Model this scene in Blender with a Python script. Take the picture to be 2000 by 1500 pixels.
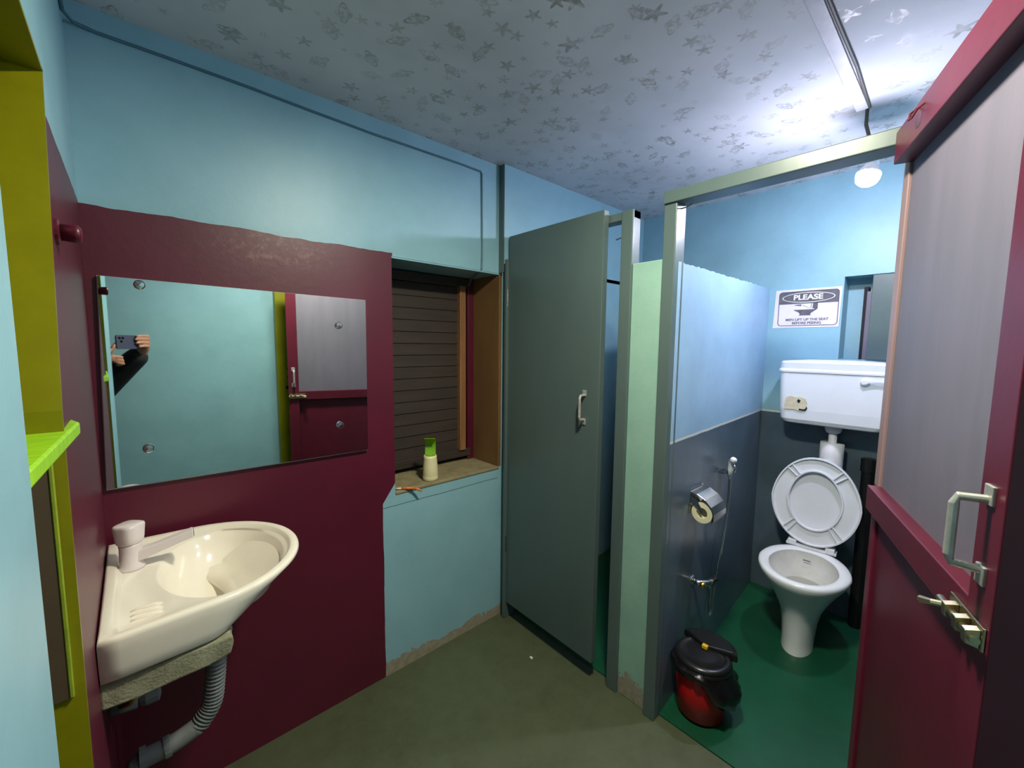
import bpy, bmesh, math, random
from mathutils import Vector, Matrix
from math import radians, sin, cos, pi

for o in list(bpy.data.objects):
    bpy.data.objects.remove(o, do_unlink=True)
scene = bpy.context.scene
COL = scene.collection
random.seed(7)

# ------------------------------------------------------------------ camera, world, exposure
CAM_H = 1.40
FOCAL_PX = 812.0
yaw, pitch, roll = radians(47.6), radians(5.45), radians(0.6)
fwd = Vector((cos(yaw) * cos(pitch), sin(yaw) * cos(pitch), -sin(pitch)))
rgt = Vector((sin(yaw), -cos(yaw), 0))
upv = rgt.cross(fwd)
c_r = rgt * cos(roll) + upv * sin(roll)
c_u = -rgt * sin(roll) + upv * cos(roll)
cd = bpy.data.cameras.new('camera')
cam = bpy.data.objects.new('camera', cd)
COL.objects.link(cam)
m3 = Matrix((c_r, c_u, -fwd)).transposed()
cam.matrix_world = Matrix.Translation((0, 0, CAM_H)) @ m3.to_4x4()
cd.sensor_width = 36.0
cd.sensor_fit = 'HORIZONTAL'
cd.lens = FOCAL_PX / 2000.0 * 36.0
cd.clip_start = 0.02
scene.camera = cam

w = bpy.data.worlds.new('world')
scene.world = w
w.use_nodes = True
w.node_tree.nodes['Background'].inputs[0].default_value = (0.02, 0.022, 0.025, 1)
w.node_tree.nodes['Background'].inputs[1].default_value = 0.5

scene.view_settings.view_transform = 'Standard'
scene.view_settings.look = 'None'
scene.view_settings.exposure = 0.0
scene.view_settings.gamma = 1.0
scene.view_settings.use_curve_mapping = False

STALL_LAMP = 680.0      # emission strength of the cool bulb in the toilet cubicle
OUTER_LAMP = 490.0      # emission strength of the flat warm ceiling light above the wash area

# ------------------------------------------------------------------ materials
def lin(c):
    r = []
    for v in c:
        v /= 255.0
        r.append(v / 12.92 if v <= 0.04045 else ((v + 0.055) / 1.055) ** 2.4)
    return (r[0], r[1], r[2], 1.0)

class NT:
    """small helper around a material's node tree"""
    def __init__(s, name):
        s.mat = bpy.data.materials.new(name)
        s.mat.use_nodes = True
        s.t = s.mat.node_tree
        s.b = s.t.nodes['Principled BSDF']
        s.co = None
    def node(s, typ, **kw):
        n = s.t.nodes.new(typ)
        for k, v in kw.items():
            setattr(n, k, v)
        return n
    def link(s, a, b):
        s.t.links.new(a, b)
    def put(s, sock, v):
        if hasattr(v, 'links') or hasattr(v, 'is_output'):
            s.link(v, sock)
        else:
            sock.default_value = v
    def coord(s):
        if s.co is None:
            s.co = s.node('ShaderNodeTexCoord').outputs['Object']
        return s.co
    def xyz(s):
        n = s.node('ShaderNodeSeparateXYZ')
        s.link(s.coord(), n.inputs[0])
        return n.outputs[0], n.outputs[1], n.outputs[2]
    def math(s, op, a, b=None, c=None, clamp=False):
        n = s.node('ShaderNodeMath', operation=op)
        n.use_clamp = clamp
        s.put(n.inputs[0], a)
        if b is not None:
            s.put(n.inputs[1], b)
        if c is not None:
            s.put(n.inputs[2], c)
        return n.outputs[0]
    def noise(s, scale, detail=4, rough=0.6, vec=None, out=0):
        n = s.node('ShaderNodeTexNoise')
        n.inputs['Scale'].default_value = scale
        n.inputs['Detail'].default_value = detail
        n.inputs['Roughness'].default_value = rough
        s.link(vec if vec is not None else s.coord(), n.inputs['Vector'])
        return n.outputs[out]
    def mix(s, f, a, b, blend='MIX'):
        n = s.node('ShaderNodeMix', data_type='RGBA', blend_type=blend)
        s.put(n.inputs[0], f)
        s.put(n.inputs[6], a)
        s.put(n.inputs[7], b)
        return n.outputs[2]
    def ramp(s, v, lo, hi):
        n = s.node('ShaderNodeMapRange')
        n.clamp = True
        s.put(n.inputs[0], v)
        n.inputs[1].default_value = lo
        n.inputs[2].default_value = hi
        return n.outputs[0]
    def scalevec(s, sx, sy, sz):
        n = s.node('ShaderNodeMapping')
        n.inputs['Scale'].default_value = (sx, sy, sz)
        s.link(s.coord(), n.inputs[0])
        return n.outputs[0]
    def bump(s, h, strength=0.2, dist=0.002):
        n = s.node('ShaderNodeBump')
        n.inputs['Strength'].default_value = strength
        n.inputs['Distance'].default_value = dist
        s.link(h, n.inputs['Height'])
        s.link(n.outputs[0], s.b.inputs['Normal'])

def paint(name, rgb, rough=0.45, metallic=0.0, var=0.12, scale=9.0, bump=0.15, rgb2=None, stretch=None, spec=0.5):
    n = NT(name)
    vec = n.scalevec(*stretch) if stretch else None
    a = lin(rgb)
    b = lin(rgb2) if rgb2 else tuple(v * (1 - 2.2 * var) for v in a[:3]) + (1,)
    f = n.ramp(n.noise(scale, 6, 0.65, vec), 0.35, 0.75)
    n.link(n.mix(f, a, b), n.b.inputs['Base Color'])
    n.b.inputs['Roughness'].default_value = rough
    n.b.inputs['Metallic'].default_value = metallic
    n.b.inputs['Specular IOR Level'].default_value = spec
    if bump:
        n.bump(n.noise(scale * 7, 3, 0.6, vec), bump, 0.002)
    return n.mat

BLUE, MAROON, SLATE = (141, 184, 198), (90, 19, 44), (84, 100, 98)
CONC = (150, 148, 122)

def mk_wall_back():
    n = NT('paint_wall_back')
    x, y, z = n.xyz()
    wob = n.math('MULTIPLY', n.math('SUBTRACT', n.noise(6.0, 3), 0.5), 0.02)
    zz = n.math('ADD', z, wob)
    xx = n.math('ADD', x, n.math('MULTIPLY', wob, 0.5))
    top = n.math('LESS_THAN', zz, 1.748)
    # right edge of the maroon paint: 0.772 above the sill, 0.715 below, slanted between
    t = n.ramp(zz, 0.75, 0.83)
    edge = n.math('MULTIPLY_ADD', t, 0.057, 0.715)
    side = n.math('LESS_THAN', xx, edge)
    m = n.math('MULTIPLY', top, side)
    fb = n.ramp(n.noise(5.0, 6, 0.65), 0.35, 0.8)
    blue = n.mix(fb, lin(BLUE), lin((128, 170, 184)))
    mar = n.mix(fb, lin(MAROON), lin((80, 16, 38)))
    col = n.mix(m, blue, mar)
    # lamp sheen painted in as a pale patch near the top of the maroon
    dx = n.math('MULTIPLY', n.math('SUBTRACT', x, 0.37), 5.0)
    dz = n.math('MULTIPLY', n.math('SUBTRACT', z, 1.70), 14.0)
    d2 = n.math('ADD', n.math('MULTIPLY', dx, dx), n.math('MULTIPLY', dz, dz))
    pm = n.math('MULTIPLY', n.math('SUBTRACT', 1.0, d2, clamp=True), n.ramp(n.noise(38, 5, 0.7), 0.5, 0.66))
    col = n.mix(n.math('MULTIPLY', pm, 0.4), col, lin((165, 120, 115)))
    # flaked plaster along the foot of the wall under the window
    hgt = n.math('MULTIPLY_ADD', n.noise(7, 5, 0.7), 0.17, -0.035)
    fl = n.math('MULTIPLY', n.math('LESS_THAN', z, hgt), n.math('SUBTRACT', 1.0, m))
    col = n.mix(fl, col, n.mix(n.noise(40, 4), lin((120, 108, 92)), lin((176, 168, 150))))
    lz = n.math('ABSOLUTE', n.math('SUBTRACT', n.math('ADD', z, n.math('MULTIPLY', wob, .3)), .731))
    line = n.math('MULTIPLY', n.math('LESS_THAN', lz, .0017), n.math('MULTIPLY', n.math('SUBTRACT', 1.0, m), n.math('LESS_THAN', x, 1.325)))
    col = n.mix(n.math('MULTIPLY', line, .8), col, lin((48, 72, 76)))
    n.link(col, n.b.inputs['Base Color'])
    n.b.inputs['Roughness'].default_value = 0.42
    n.bump(n.math('SUBTRACT', n.noise(40, 4, 0.6), n.math('MULTIPLY', n.math('ADD', fl, line), 1.5)), 0.25, 0.002)
    return n.mat

def mk_wall_left():
    n = NT('paint_wall_left')
    x, y, z = n.xyz()
    wob = n.math('MULTIPLY', n.math('SUBTRACT', n.noise(6.0, 3), 0.5), 0.015)
    m = n.math('MULTIPLY', n.math('LESS_THAN', n.math('ADD', z, wob), 1.752), n.math('GREATER_THAN', y, 0.70))
    fb = n.ramp(n.noise(5.0, 6, 0.65), 0.35, 0.8)
    col = n.mix(m, n.mix(fb, lin(BLUE), lin((128, 170, 184))), n.mix(fb, lin(MAROON), lin((80, 16, 38))))
    n.link(col, n.b.inputs['Base Color'])
    n.b.inputs['Roughness'].default_value = 0.42
    n.bump(n.noise(40, 4, 0.6), 0.2, 0.002)
    return n.mat

def mk_dado(name, h, up=BLUE):
    """blue above, slate oil paint below height h, thin cream line between"""
    n = NT(name)
    x, y, z = n.xyz()
    zz = n.math('ADD', z, n.math('MULTIPLY', n.math('SUBTRACT', n.noise(9, 3), 0.5), 0.006))
    low = n.math('LESS_THAN', zz, h)
    band = n.math('MULTIPLY', n.math('LESS_THAN', zz, h + 0.010), n.math('GREATER_THAN', zz, h))
    fb = n.ramp(n.noise(6.0, 6, 0.65), 0.35, 0.8)
    col = n.mix(low, n.mix(fb, lin(up), lin(tuple(int(c * .92) for c in up))), n.mix(fb, lin((84, 100, 112)), lin((68, 82, 92))))
    col = n.mix(n.math('MULTIPLY', band, 0.8), col, lin((215, 212, 195)))
    n.link(col, n.b.inputs['Base Color'])
    n.link(n.math('SUBTRACT', 0.5, n.math('MULTIPLY', low, 0.22)), n.b.inputs['Roughness'])
    n.bump(n.noise(22, 4, 0.6), 0.3, 0.002)
    return n.mat

def mk_ceiling():
    n = NT('ceiling_star_print')
    base = n.mix(n.ramp(n.noise(2.2, 4), 0.3, 0.7), lin((214, 214, 218)), lin((192, 194, 198)))
    x, y, z = n.xyz()
    # soot round the lamp cord
    dx = n.math('SUBTRACT', x, 1.93)
    dy = n.math('SUBTRACT', y, 0.33)
    d = n.math('SQRT', n.math('ADD', n.math('MULTIPLY', dx, dx), n.math('MULTIPLY', n.math('MULTIPLY', dy, dy), 0.35)))
    soot = n.math('MULTIPLY', n.math('SUBTRACT', 1.0, n.math('MULTIPLY', d, 13.0), clamp=True), 0.75)
    base = n.mix(soot, base, lin((84, 84, 78)))
    # damp blotches toward the far corner
    blot = n.math('MULTIPLY', n.ramp(n.noise(14, 5, 0.7), 0.52, 0.7), n.ramp(x, 1.9, 2.6))
    base = n.mix(n.math('MULTIPLY', blot, 0.45), base, lin((120, 124, 118)))
    masks = []
    for cell, off, kind in ((0.105, 0.0, 0), (0.083, 3.7, 1), (0.13, 9.1, 2)):
        mp = n.node('ShaderNodeMapping')
        mp.inputs['Scale'].default_value = (1 / cell, 1 / cell, 0)
        mp.inputs['Location'].default_value = (off, off * 1.3, 0)
        n.link(n.coord(), mp.inputs[0])
        vo = n.node('ShaderNodeTexVoronoi', voronoi_dimensions='2D', feature='F1')
        vo.inputs['Scale'].default_value = 1.0
        vo.inputs['Randomness'].default_value = 0.75
        n.link(mp.outputs[0], vo.inputs['Vector'])
        sub = n.node('ShaderNodeVectorMath', operation='SUBTRACT')
        n.link(mp.outputs[0], sub.inputs[0])
        n.link(vo.outputs['Position'], sub.inputs[1])
        s2 = n.node('ShaderNodeSeparateXYZ')
        n.link(sub.outputs[0], s2.inputs[0])
        lx, ly = s2.outputs[0], s2.outputs[1]
        sc = n.node('ShaderNodeSeparateColor')
        n.link(vo.outputs['Color'], sc.inputs[0])
        rr, rg, rb = sc.outputs[0], sc.outputs[1], sc.outputs[2]
        th = n.math('ADD', n.math('ARCTAN2', ly, lx), n.math('MULTIPLY', rr, 6.28))
        r = n.math('SQRT', n.math('ADD', n.math('MULTIPLY', lx, lx), n.math('MULTIPLY', ly, ly)))
        if kind < 2:      # five-pointed stars
            rad = n.math('MULTIPLY', r, n.math('MULTIPLY_ADD', n.math('COSINE', n.math('MULTIPLY', th, 5.0)), -0.42, 1.0))
            size = n.math('MULTIPLY_ADD', rg, 0.12, 0.07)
            mk = n.math('LESS_THAN', rad, size)
        else:             # planets: a disc with a tilted ring
            ca, sa = n.math('COSINE', n.math('MULTIPLY', rr, 6.28)), n.math('SINE', n.math('MULTIPLY', rr, 6.28))
            px = n.math('ADD', n.math('MULTIPLY', lx, ca), n.math('MULTIPLY', ly, sa))
            py = n.math('SUBTRACT', n.math('MULTIPLY', ly, ca), n.math('MULTIPLY', lx, sa))
            disc = n.math('LESS_THAN', n.math('ADD', r, n.math('MULTIPLY', n.math('SUBTRACT', n.noise(40, 2), .5), .06)), 0.17)
            e = n.math('SQRT', n.math('ADD', n.math('MULTIPLY', px, px), n.math('MULTIPLY', n.math('MULTIPLY', py, py), 9.0)))
            ring = n.math('LESS_THAN', n.math('ABSOLUTE', n.math('SUBTRACT', e, 0.25)), 0.035)
            swirl = n.ramp(n.noise(60, 3), 0.40, 0.55)
            mk = n.math('MAXIMUM', n.math('MULTIPLY', disc, swirl), ring)
        keep = n.math('GREATER_THAN', rb, 0.42 if kind < 2 else 0.1)
        fade = n.math('MULTIPLY_ADD', rg, 0.6, 0.35)
        masks.append(n.math('MULTIPLY', n.math('MULTIPLY', mk, keep), fade))
    mk = n.math('MAXIMUM', n.math('MAXIMUM', masks[0], masks[1]), masks[2])
    mk = n.math('MULTIPLY', mk, n.ramp(n.noise(55, 4, 0.7), 0.3, 0.6))
    n.link(n.mix(n.math('MULTIPLY', mk, 0.62), base, lin((120, 110, 86))), n.b.inputs['Base Color'])
    n.link(n.math('MULTIPLY', mk, 0.35), n.b.inputs['Metallic'])
    n.b.inputs['Specular IOR Level'].default_value = 0.25
    n.link(n.math('SUBTRACT', 0.88, n.math('MULTIPLY', mk, 0.50)), n.b.inputs['Roughness'])
    return n.mat

def mk_floor():
    n = NT('cement_floor_olive')
    f1 = n.ramp(n.noise(2.5, 6, 0.7), 0.3, 0.75)
    f2 = n.ramp(n.noise(14, 6, 0.75), 0.35, 0.8)
    c = n.mix(f1, lin((78, 84, 60)), lin((62, 68, 46)))
    c = n.mix(n.math('MULTIPLY', f2, 0.6), c, lin((90, 98, 74)))
    n.link(c, n.b.inputs['Base Color'])
    n.b.inputs['Roughness'].default_value = 0.55
    n.bump(n.noise(50, 5, 0.7), 0.25, 0.002)
    return n.mat

def mk_doorpaint():
    """hinge stile: greyed above the middle rail, maroon below"""
    n = NT('paint_hinge_stile')
    x, y, z = n.xyz()
    f = n.math('LESS_THAN', z, 1.06)
    n.link(n.mix(f, lin((150, 122, 122)), lin((100, 24, 46))), n.b.inputs['Base Color'])
    n.b.inputs['Roughness'].default_value = 0.4
    return n.mat

def mk_pier():
    n = NT('sea_green_pier_paint')
    x, y, z = n.xyz()
    f = n.ramp(n.noise(7, 6, .65), .35, .8)
    col = n.mix(f, lin((144, 180, 166)), lin((126, 164, 150)))
    hgt = n.math('MULTIPLY_ADD', n.noise(14, 5, .7), .22, -.03)
    fl = n.math('LESS_THAN', z, hgt)
    col = n.mix(fl, col, n.mix(n.noise(60, 4), lin((112, 104, 84)), lin((170, 164, 148))))
    n.link(col, n.b.inputs['Base Color'])
    n.b.inputs['Roughness'].default_value = .5
    n.bump(n.math('SUBTRACT', n.noise(45, 4, .6), n.math('MULTIPLY', fl, 1.5)), .4, .002)
    return n.mat

M = {}
M['wall_back'] = mk_wall_back()
M['wall_left'] = mk_wall_left()
M['ceiling'] = mk_ceiling()
M['floor'] = mk_floor()
M['blue'] = paint('blue_paint', BLUE, 0.45, rgb2=(128, 170, 184), scale=5)
M['dado'] = mk_dado('blue_over_slate_paint', 1.05)
M['divider'] = mk_pier()
M['green_floor'] = paint('green_floor_paint', (14, 80, 54), 0.42, rgb2=(10, 66, 44), scale=6, bump=0.2)
M['slate'] = paint('slate_oil_paint', SLATE, 0.34, rgb2=(76, 92, 92), scale=4, stretch=(1, 1, .3), bump=0.12)
M['maroon'] = paint('maroon_oil_paint', (92, 24, 44), 0.36, rgb2=(76, 18, 36), scale=5, bump=0.15)
M['mauve'] = paint('greyed_mauve_panel', (114, 107, 124), 0.5, rgb2=(98, 95, 108), scale=3, stretch=(3, 3, .6), bump=0.1)
M['stile'] = mk_doorpaint()
M['yellow'] = paint('mustard_yellow_paint', (134, 132, 10), 0.35, rgb2=(116, 112, 6), scale=6)
M['lime'] = paint('lime_green_paint', (160, 214, 40), 0.4, rgb2=(120, 180, 20), scale=18, stretch=(1, 6, 1))
M['brown'] = paint('brown_board', (96, 80, 62), 0.6, rgb2=(78, 64, 48), scale=5)
M['reveal'] = paint('brown_plywood', (122, 90, 54), 0.55, rgb2=(98, 70, 42), scale=4, stretch=(1, 1, .4))
M['darkwood'] = paint('dark_weathered_wood', (58, 46, 40), 0.7, rgb2=(42, 33, 30), scale=8, stretch=(.5, 1, 4))
M['midwood'] = paint('bare_brown_wood', (150, 104, 66), 0.6, rgb2=(120, 80, 48), scale=8, stretch=(4, 4, .5))
M['sill'] = paint('dusty_cement_sill', (150, 138, 104), 0.8, rgb2=(112, 102, 78), scale=16, bump=0.5)
M['concrete'] = paint('rough_concrete', CONC, 0.9, rgb2=(110, 108, 84), scale=28, bump=0.9)
M['ceramic'] = paint('cream_white_ceramic', (238, 230, 214), 0.12, var=0.02, rgb2=(230, 221, 203), scale=5, bump=0)
M['white_ceramic'] = paint('white_ceramic', (232, 234, 238), 0.12, rgb2=(226, 228, 234), scale=5, bump=0)
M['bowl_in'] = paint('stained_bowl_ceramic', (226, 226, 226), 0.15, rgb2=(200, 198, 192), scale=6, bump=0)
M['plastic'] = paint('white_plastic', (228, 230, 238), 0.3, rgb2=(222, 224, 232), scale=6, bump=0)
M['tap_plastic'] = paint('white_tap_plastic', (224, 214, 212), 0.3, rgb2=(216, 205, 203), scale=6, bump=0)
M['pipe_white'] = paint('white_pipe', (226, 224, 228), 0.5, rgb2=(206, 204, 208), scale=10)
M['grey_plastic'] = paint('grey_plastic', (120, 124, 122), 0.45, rgb2=(96, 100, 98), scale=9)
M['black_plastic'] = paint('black_plastic', (26, 26, 28), 0.28, rgb2=(20, 20, 22), scale=8, bump=0.05)
M['black_bag'] = paint('black_polythene', (22, 22, 24), 0.22, rgb2=(14, 14, 16), scale=20, bump=0.6)
M['black_pipe'] = paint('black_pipe', (16, 17, 18), 0.5, bump=0)
M['red_plastic'] = paint('red_plastic', (170, 8, 14), 0.4, rgb2=(150, 6, 12), scale=6, bump=0.05)
M['gold'] = paint('yellow_plastic', (226, 186, 40), 0.35, bump=0)
M['chrome'] = paint('chrome', (205, 205, 205), 0.18, 1.0, var=0.05, bump=0)
M['steel'] = paint('worn_steel', (170, 172, 172), 0.35, 1.0, rgb2=(120, 124, 122), scale=40, bump=0.1)
M['alu'] = paint('dull_aluminium', (196, 196, 190), 0.4, 0.55, rgb2=(160, 160, 152), scale=40, bump=0.1)
M['lime_dull'] = paint('scuffed_lime_paint', (150, 168, 44), 0.5, rgb2=(120, 140, 40), scale=30)
M['brass'] = paint('brass', (214, 176, 96), 0.3, 1.0, rgb2=(170, 130, 66), scale=30, bump=0.05)
M['bolt_metal'] = paint('pale_bolt_metal', (200, 190, 160), 0.3, 1.0, rgb2=(160, 146, 112), scale=30, bump=0.05)
M['paper'] = paint('toilet_paper', (226, 220, 190), 0.9, rgb2=(208, 200, 168), scale=20, bump=0.2)
M['sheet'] = paint('printed_sheet', (226, 216, 232), 0.6, rgb2=(214, 206, 224), scale=6, bump=0.05)
M['ink'] = paint('grey_ink', (82, 80, 88), 0.6, rgb2=(104, 102, 108), scale=30, bump=0)
M['sticker'] = paint('cream_sticker', (214, 204, 178), 0.5, rgb2=(190, 178, 150), scale=40, bump=0)
M['cream_bottle'] = paint('cream_bottle', (232, 222, 178), 0.35, rgb2=(222, 210, 164), scale=5, bump=0)
M['green_plastic'] = paint('bright_green_plastic', (120, 170, 18), 0.25, rgb2=(104, 152, 12), scale=5, bump=0)
M['orange'] = paint('orange_plastic', (226, 128, 62), 0.4, bump=0)
M['white'] = paint('plain_white', (232, 226, 216), 0.5, bump=0)
M['cable'] = paint('painted_cable', (70, 112, 128), 0.5, bump=0)
M['cord'] = paint('dirty_lamp_cord', (70, 68, 58), 0.6, bump=0)
M['casing'] = paint('white_conduit', (190, 188, 194), 0.5, rgb2=(160, 160, 164), scale=12)
M['dark_gap'] = paint('dark_hollow_shade', (30, 30, 32), 0.8, bump=0)  # near-black colour painting the shade inside holes and the shutter gap
M['skin'] = paint('skin', (176, 124, 100), 0.5, rgb2=(160, 108, 86), scale=20, bump=0.05)
M['jacket'] = paint('black_jacket_cloth', (22, 22, 28), 0.85, rgb2=(16, 16, 20), scale=30, bump=0.3)
M['trousers'] = paint('dark_trousers', (40, 44, 56), 0.85, bump=0.3)
M['hair'] = paint('dark_hair', (24, 20, 18), 0.6, bump=0.3)
M['phone'] = paint('dark_phone_back', (70, 72, 92), 0.22, rgb2=(62, 64, 82), scale=3, bump=0)
M['lens'] = paint('black_lens_glass', (10, 10, 12), 0.05, bump=0)
M['red_wire'] = paint('dark_red_wire', (96, 24, 36), 0.5, bump=0)

n = NT('mirror_silver')
n.b.inputs['Base Color'].default_value = (0.80, 0.86, 0.84, 1)
n.b.inputs['Metallic'].default_value = 1.0
n.b.inputs['Roughness'].default_value = 0.015
M['mirror'] = n.mat
n = NT('water')
n.b.inputs['Base Color'].default_value = (0.35, 0.34, 0.30, 1)
n.b.inputs['Roughness'].default_value = 0.03
M['water'] = n.mat
def glow(name, col, strength):
    n = NT(name)
    n.b.inputs['Base Color'].default_value = (1, 1, 1, 1)
    n.b.inputs['Emission Color'].default_value = col
    n.b.inputs['Emission Strength'].default_value = strength
    return n.mat
M['bulb_cool'] = glow('lit_cool_bulb', (0.82, 0.80, 1.0, 1), STALL_LAMP)
M['bulb_warm'] = glow('lit_warm_bulb', (1.0, 0.97, 0.77, 1), OUTER_LAMP)

# ------------------------------------------------------------------ mesh helpers
class MB:
    def __init__(s):
        s.bm = bmesh.new()
    def box(s, x0, x1, y0, y1, z0, z1):
        v = [s.bm.verts.new(p) for p in ((x0, y0, z0), (x1, y0, z0), (x1, y1, z0), (x0, y1, z0),
                                         (x0, y0, z1), (x1, y0, z1), (x1, y1, z1), (x0, y1, z1))]
        for f in ((0, 3, 2, 1), (4, 5, 6, 7), (0, 1, 5, 4), (1, 2, 6, 5), (2, 3, 7, 6), (3, 0, 4, 7)):
            s.bm.faces.new([v[i] for i in f])
        return s
    def prism(s, pts, axis, a0, a1):
        """polygon pts (2D) in the plane normal to axis, swept from a0 to a1"""
        def mk(p, a):
            return {'x': (a, p[0], p[1]), 'y': (p[0], a, p[1]), 'z': (p[0], p[1], a)}[axis]
        A = [s.bm.verts.new(mk(p, a0)) for p in pts]
        B = [s.bm.verts.new(mk(p, a1)) for p in pts]
        k = len(pts)
        s.bm.faces.new(A[::-1])
        s.bm.faces.new(B)
        for i in range(k):
            s.bm.faces.new((A[i], A[(i + 1) % k], B[(i + 1) % k], B[i]))
        return s
    def loft(s, rings, cap0=True, cap1=True, closed=True):
        R = [[s.bm.verts.new(p) for p in r] for r in rings]
        k = len(R[0])
        for a, b in zip(R[:-1], R[1:]):
            for i in range(k if closed else k - 1):
                s.bm.faces.new((a[i], a[(i + 1) % k], b[(i + 1) % k], b[i]))
        if cap0:
            s.bm.faces.new(R[0][::-1])
        if cap1:
            s.bm.faces.new(R[-1])
        return s
    def tube(s, pts, r, seg=10, r2=None):
        pts = [Vector(p) for p in pts]
        k = len(pts)
        rad = r if isinstance(r, (list, tuple)) else [r] * k
        rings = []
        prev = None
        for i, p in enumerate(pts):
            t = (pts[min(i + 1, k - 1)] - pts[max(i - 1, 0)]).normalized()
            if prev is None:
                a = Vector((0, 0, 1)) if abs(t.z) < 0.9 else Vector((1, 0, 0))
                u = t.cross(a).normalized()
            else:
                u = (prev - t * prev.dot(t)).normalized()
            prev = u
            v = t.cross(u)
            rings.append([p + (u * cos(2 * pi * j / seg) + v * sin(2 * pi * j / seg)) * rad[i] for j in range(seg)])
        return s.loft(rings)
    def lathe(s, prof, origin=(0, 0, 0), axis=(0, 0, 1), seg=24, sx=1.0):
        o = Vector(origin)
        q = Vector((0, 0, 1)).rotation_difference(Vector(axis).normalized())
        rings = [[o + q @ Vector((r * cos(2 * pi * j / seg) * sx, r * sin(2 * pi * j / seg), z)) for j in range(seg)] for r, z in prof]
        return s.loft(rings)
    def ball(s, c, r, u=16, v=10, scale=(1, 1, 1)):
        mt = Matrix.Translation(c) @ Matrix.Diagonal((scale[0], scale[1], scale[2], 1))
        bmesh.ops.create_uvsphere(s.bm, u_segments=u, v_segments=v, radius=r, matrix=mt)
        return s
    def capsule(s, a, b, ra, rb, seg=14):
        a, b = Vector(a), Vector(b)
        s.tube([a, a.lerp(b, .5), b], [ra, (ra + rb) / 2, rb], seg)
        s.ball(a, ra, seg, 8)
        s.ball(b, rb, seg, 8)
        return s
    def chain(s, pts, rs):
        for i in range(len(pts) - 1):
            s.capsule(pts[i], pts[i + 1], rs[i], rs[i + 1])
        return s

def obj(name, mb, mat, parent=None, bevel=0.0, smooth=False, loc=None, rot=None, subsurf=0, recalc=True):
    if recalc:
        bmesh.ops.recalc_face_normals(mb.bm, faces=mb.bm.faces[:])
    me = bpy.data.meshes.new(name)
    mb.bm.to_mesh(me)
    mb.bm.free()
    o = bpy.data.objects.new(name, me)
    COL.objects.link(o)
    me.materials.append(M[mat] if isinstance(mat, str) else mat)
    if smooth:
        for p in me.polygons:
            p.use_smooth = True
    if bevel:
        b = o.modifiers.new('bevel', 'BEVEL')
        b.width = bevel
        b.segments = 2
        b.limit_method = 'ANGLE'
        b.angle_limit = radians(35)
    if subsurf:
        sm = o.modifiers.new('sub', 'SUBSURF')
        sm.levels = sm.render_levels = subsurf
    if parent:
        o.parent = parent
    if loc:
        o.location = loc
    if rot:
        o.rotation_euler = rot
    return o

def thing(name, label, cat, loc=(0, 0, 0), rot=(0, 0, 0), group=None, kind=None):
    o = bpy.data.objects.new(name, None)
    o.empty_display_size = 0.05
    COL.objects.link(o)
    o.location = loc
    o.rotation_euler = rot
    return tag(o, label, cat, group, kind)

def tag(o, label, cat, group=None, kind=None):
    o['label'] = label
    o['category'] = cat
    if group:
        o['group'] = group
    if kind:
        o['kind'] = kind
    return o

def struct(o, label, cat):
    return tag(o, label, cat, kind='structure')

def B(*a):
    return MB().box(*a)

# ------------------------------------------------------------------ the room
CEIL = 2.23
YA, XS, XB, XL, YS = 1.55, 1.375, 2.55, -0.08, -0.45    # mirror wall, cubicle front, far wall, left wall, wall behind the camera

struct(obj('floor', B(-1.4, XS + 0.03, YS - .05, YA + .3, -0.08, 0.0), 'floor'), 'worn olive-green cement floor of the wash area', 'floor')
# the cubicle floors slope up a little to the back
sf = MB().prism([(XS + .03, -0.08), (XB + .1, -0.08), (XB + .1, 0.065), (XS + .03, 0.006)], 'y', 0.0, YA + .3)
struct(obj('floor_cubicle', sf, 'green_floor'), 'glossy dark green painted floor inside the toilet cubicle', 'floor')
struct(obj('floor_side', B(XS + .03, XB + .1, YS - .05, 0.0, -0.08, 0.0), 'floor'), 'cement floor beyond the cubicle side wall', 'floor')
struct(obj('ceiling', B(-1.4, XB + .2, YS - .1, YA + .4, CEIL, CEIL + .05), 'ceiling'), 'pale grey ceiling printed with faded stars and planets', 'ceiling')

# wall with the mirror and the window recess
NX0, NX1, NZ0, NZ1, NYB = 0.77, 1.33, 0.79, 1.738, 1.79
wb = MB()
wb.box(-1.4, NX0, YA, YA + .26, 0, CEIL)
wb.box(NX0, NX1, YA, YA + .26, 0, NZ0 - .012)
wb.box(NX0, NX1, YA, YA + .26, NZ1, CEIL)
wb.box(NX1, XB + .2, YA, YA + .26, 0, CEIL)
wb.box(NX1 - .004, XB + .1, YA - .034, YA + .01, 1.78, CEIL)     # thicker masonry from the cubicle on
wb.box(XS + .005, XB + .1, YA - .034, YA + .01, 0, 1.80)
wb.box(NX0 - .1, NX1 + .1, NYB + .03, NYB + .06, .6, 1.9)
struct(obj('wall_back', wb, 'wall_back'), 'wall painted blue above and maroon around the mirror, with a window recess', 'wall')
# left wall: maroon stretch by the basin, lintel over the hatch, blue pier nearest the camera
JP = [(1.55, 0), (0.83, 0), (0.845, .9), (0.868, 1.3), (1.005, 1.818)]
wl = MB()
wl.prism(JP + [(1.55, 1.818)], 'x', XL - .22, XL)
wl.box(XL - .22, XL, .11, YA, 1.818, CEIL)
wl.box(XL - .22, XL, .11, .605, 0, 1.82)
struct(obj('wall_left', wl, 'wall_left'), 'left wall, maroon beside the basin and pale blue on the pier', 'wall')
struct(obj('wall_right', B(XB, XB + .12, YS, YA + .2, 0, 1.345), 'dado'), 'far cubicle wall, blue over a slate dado, below the small window', 'wall')
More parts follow.
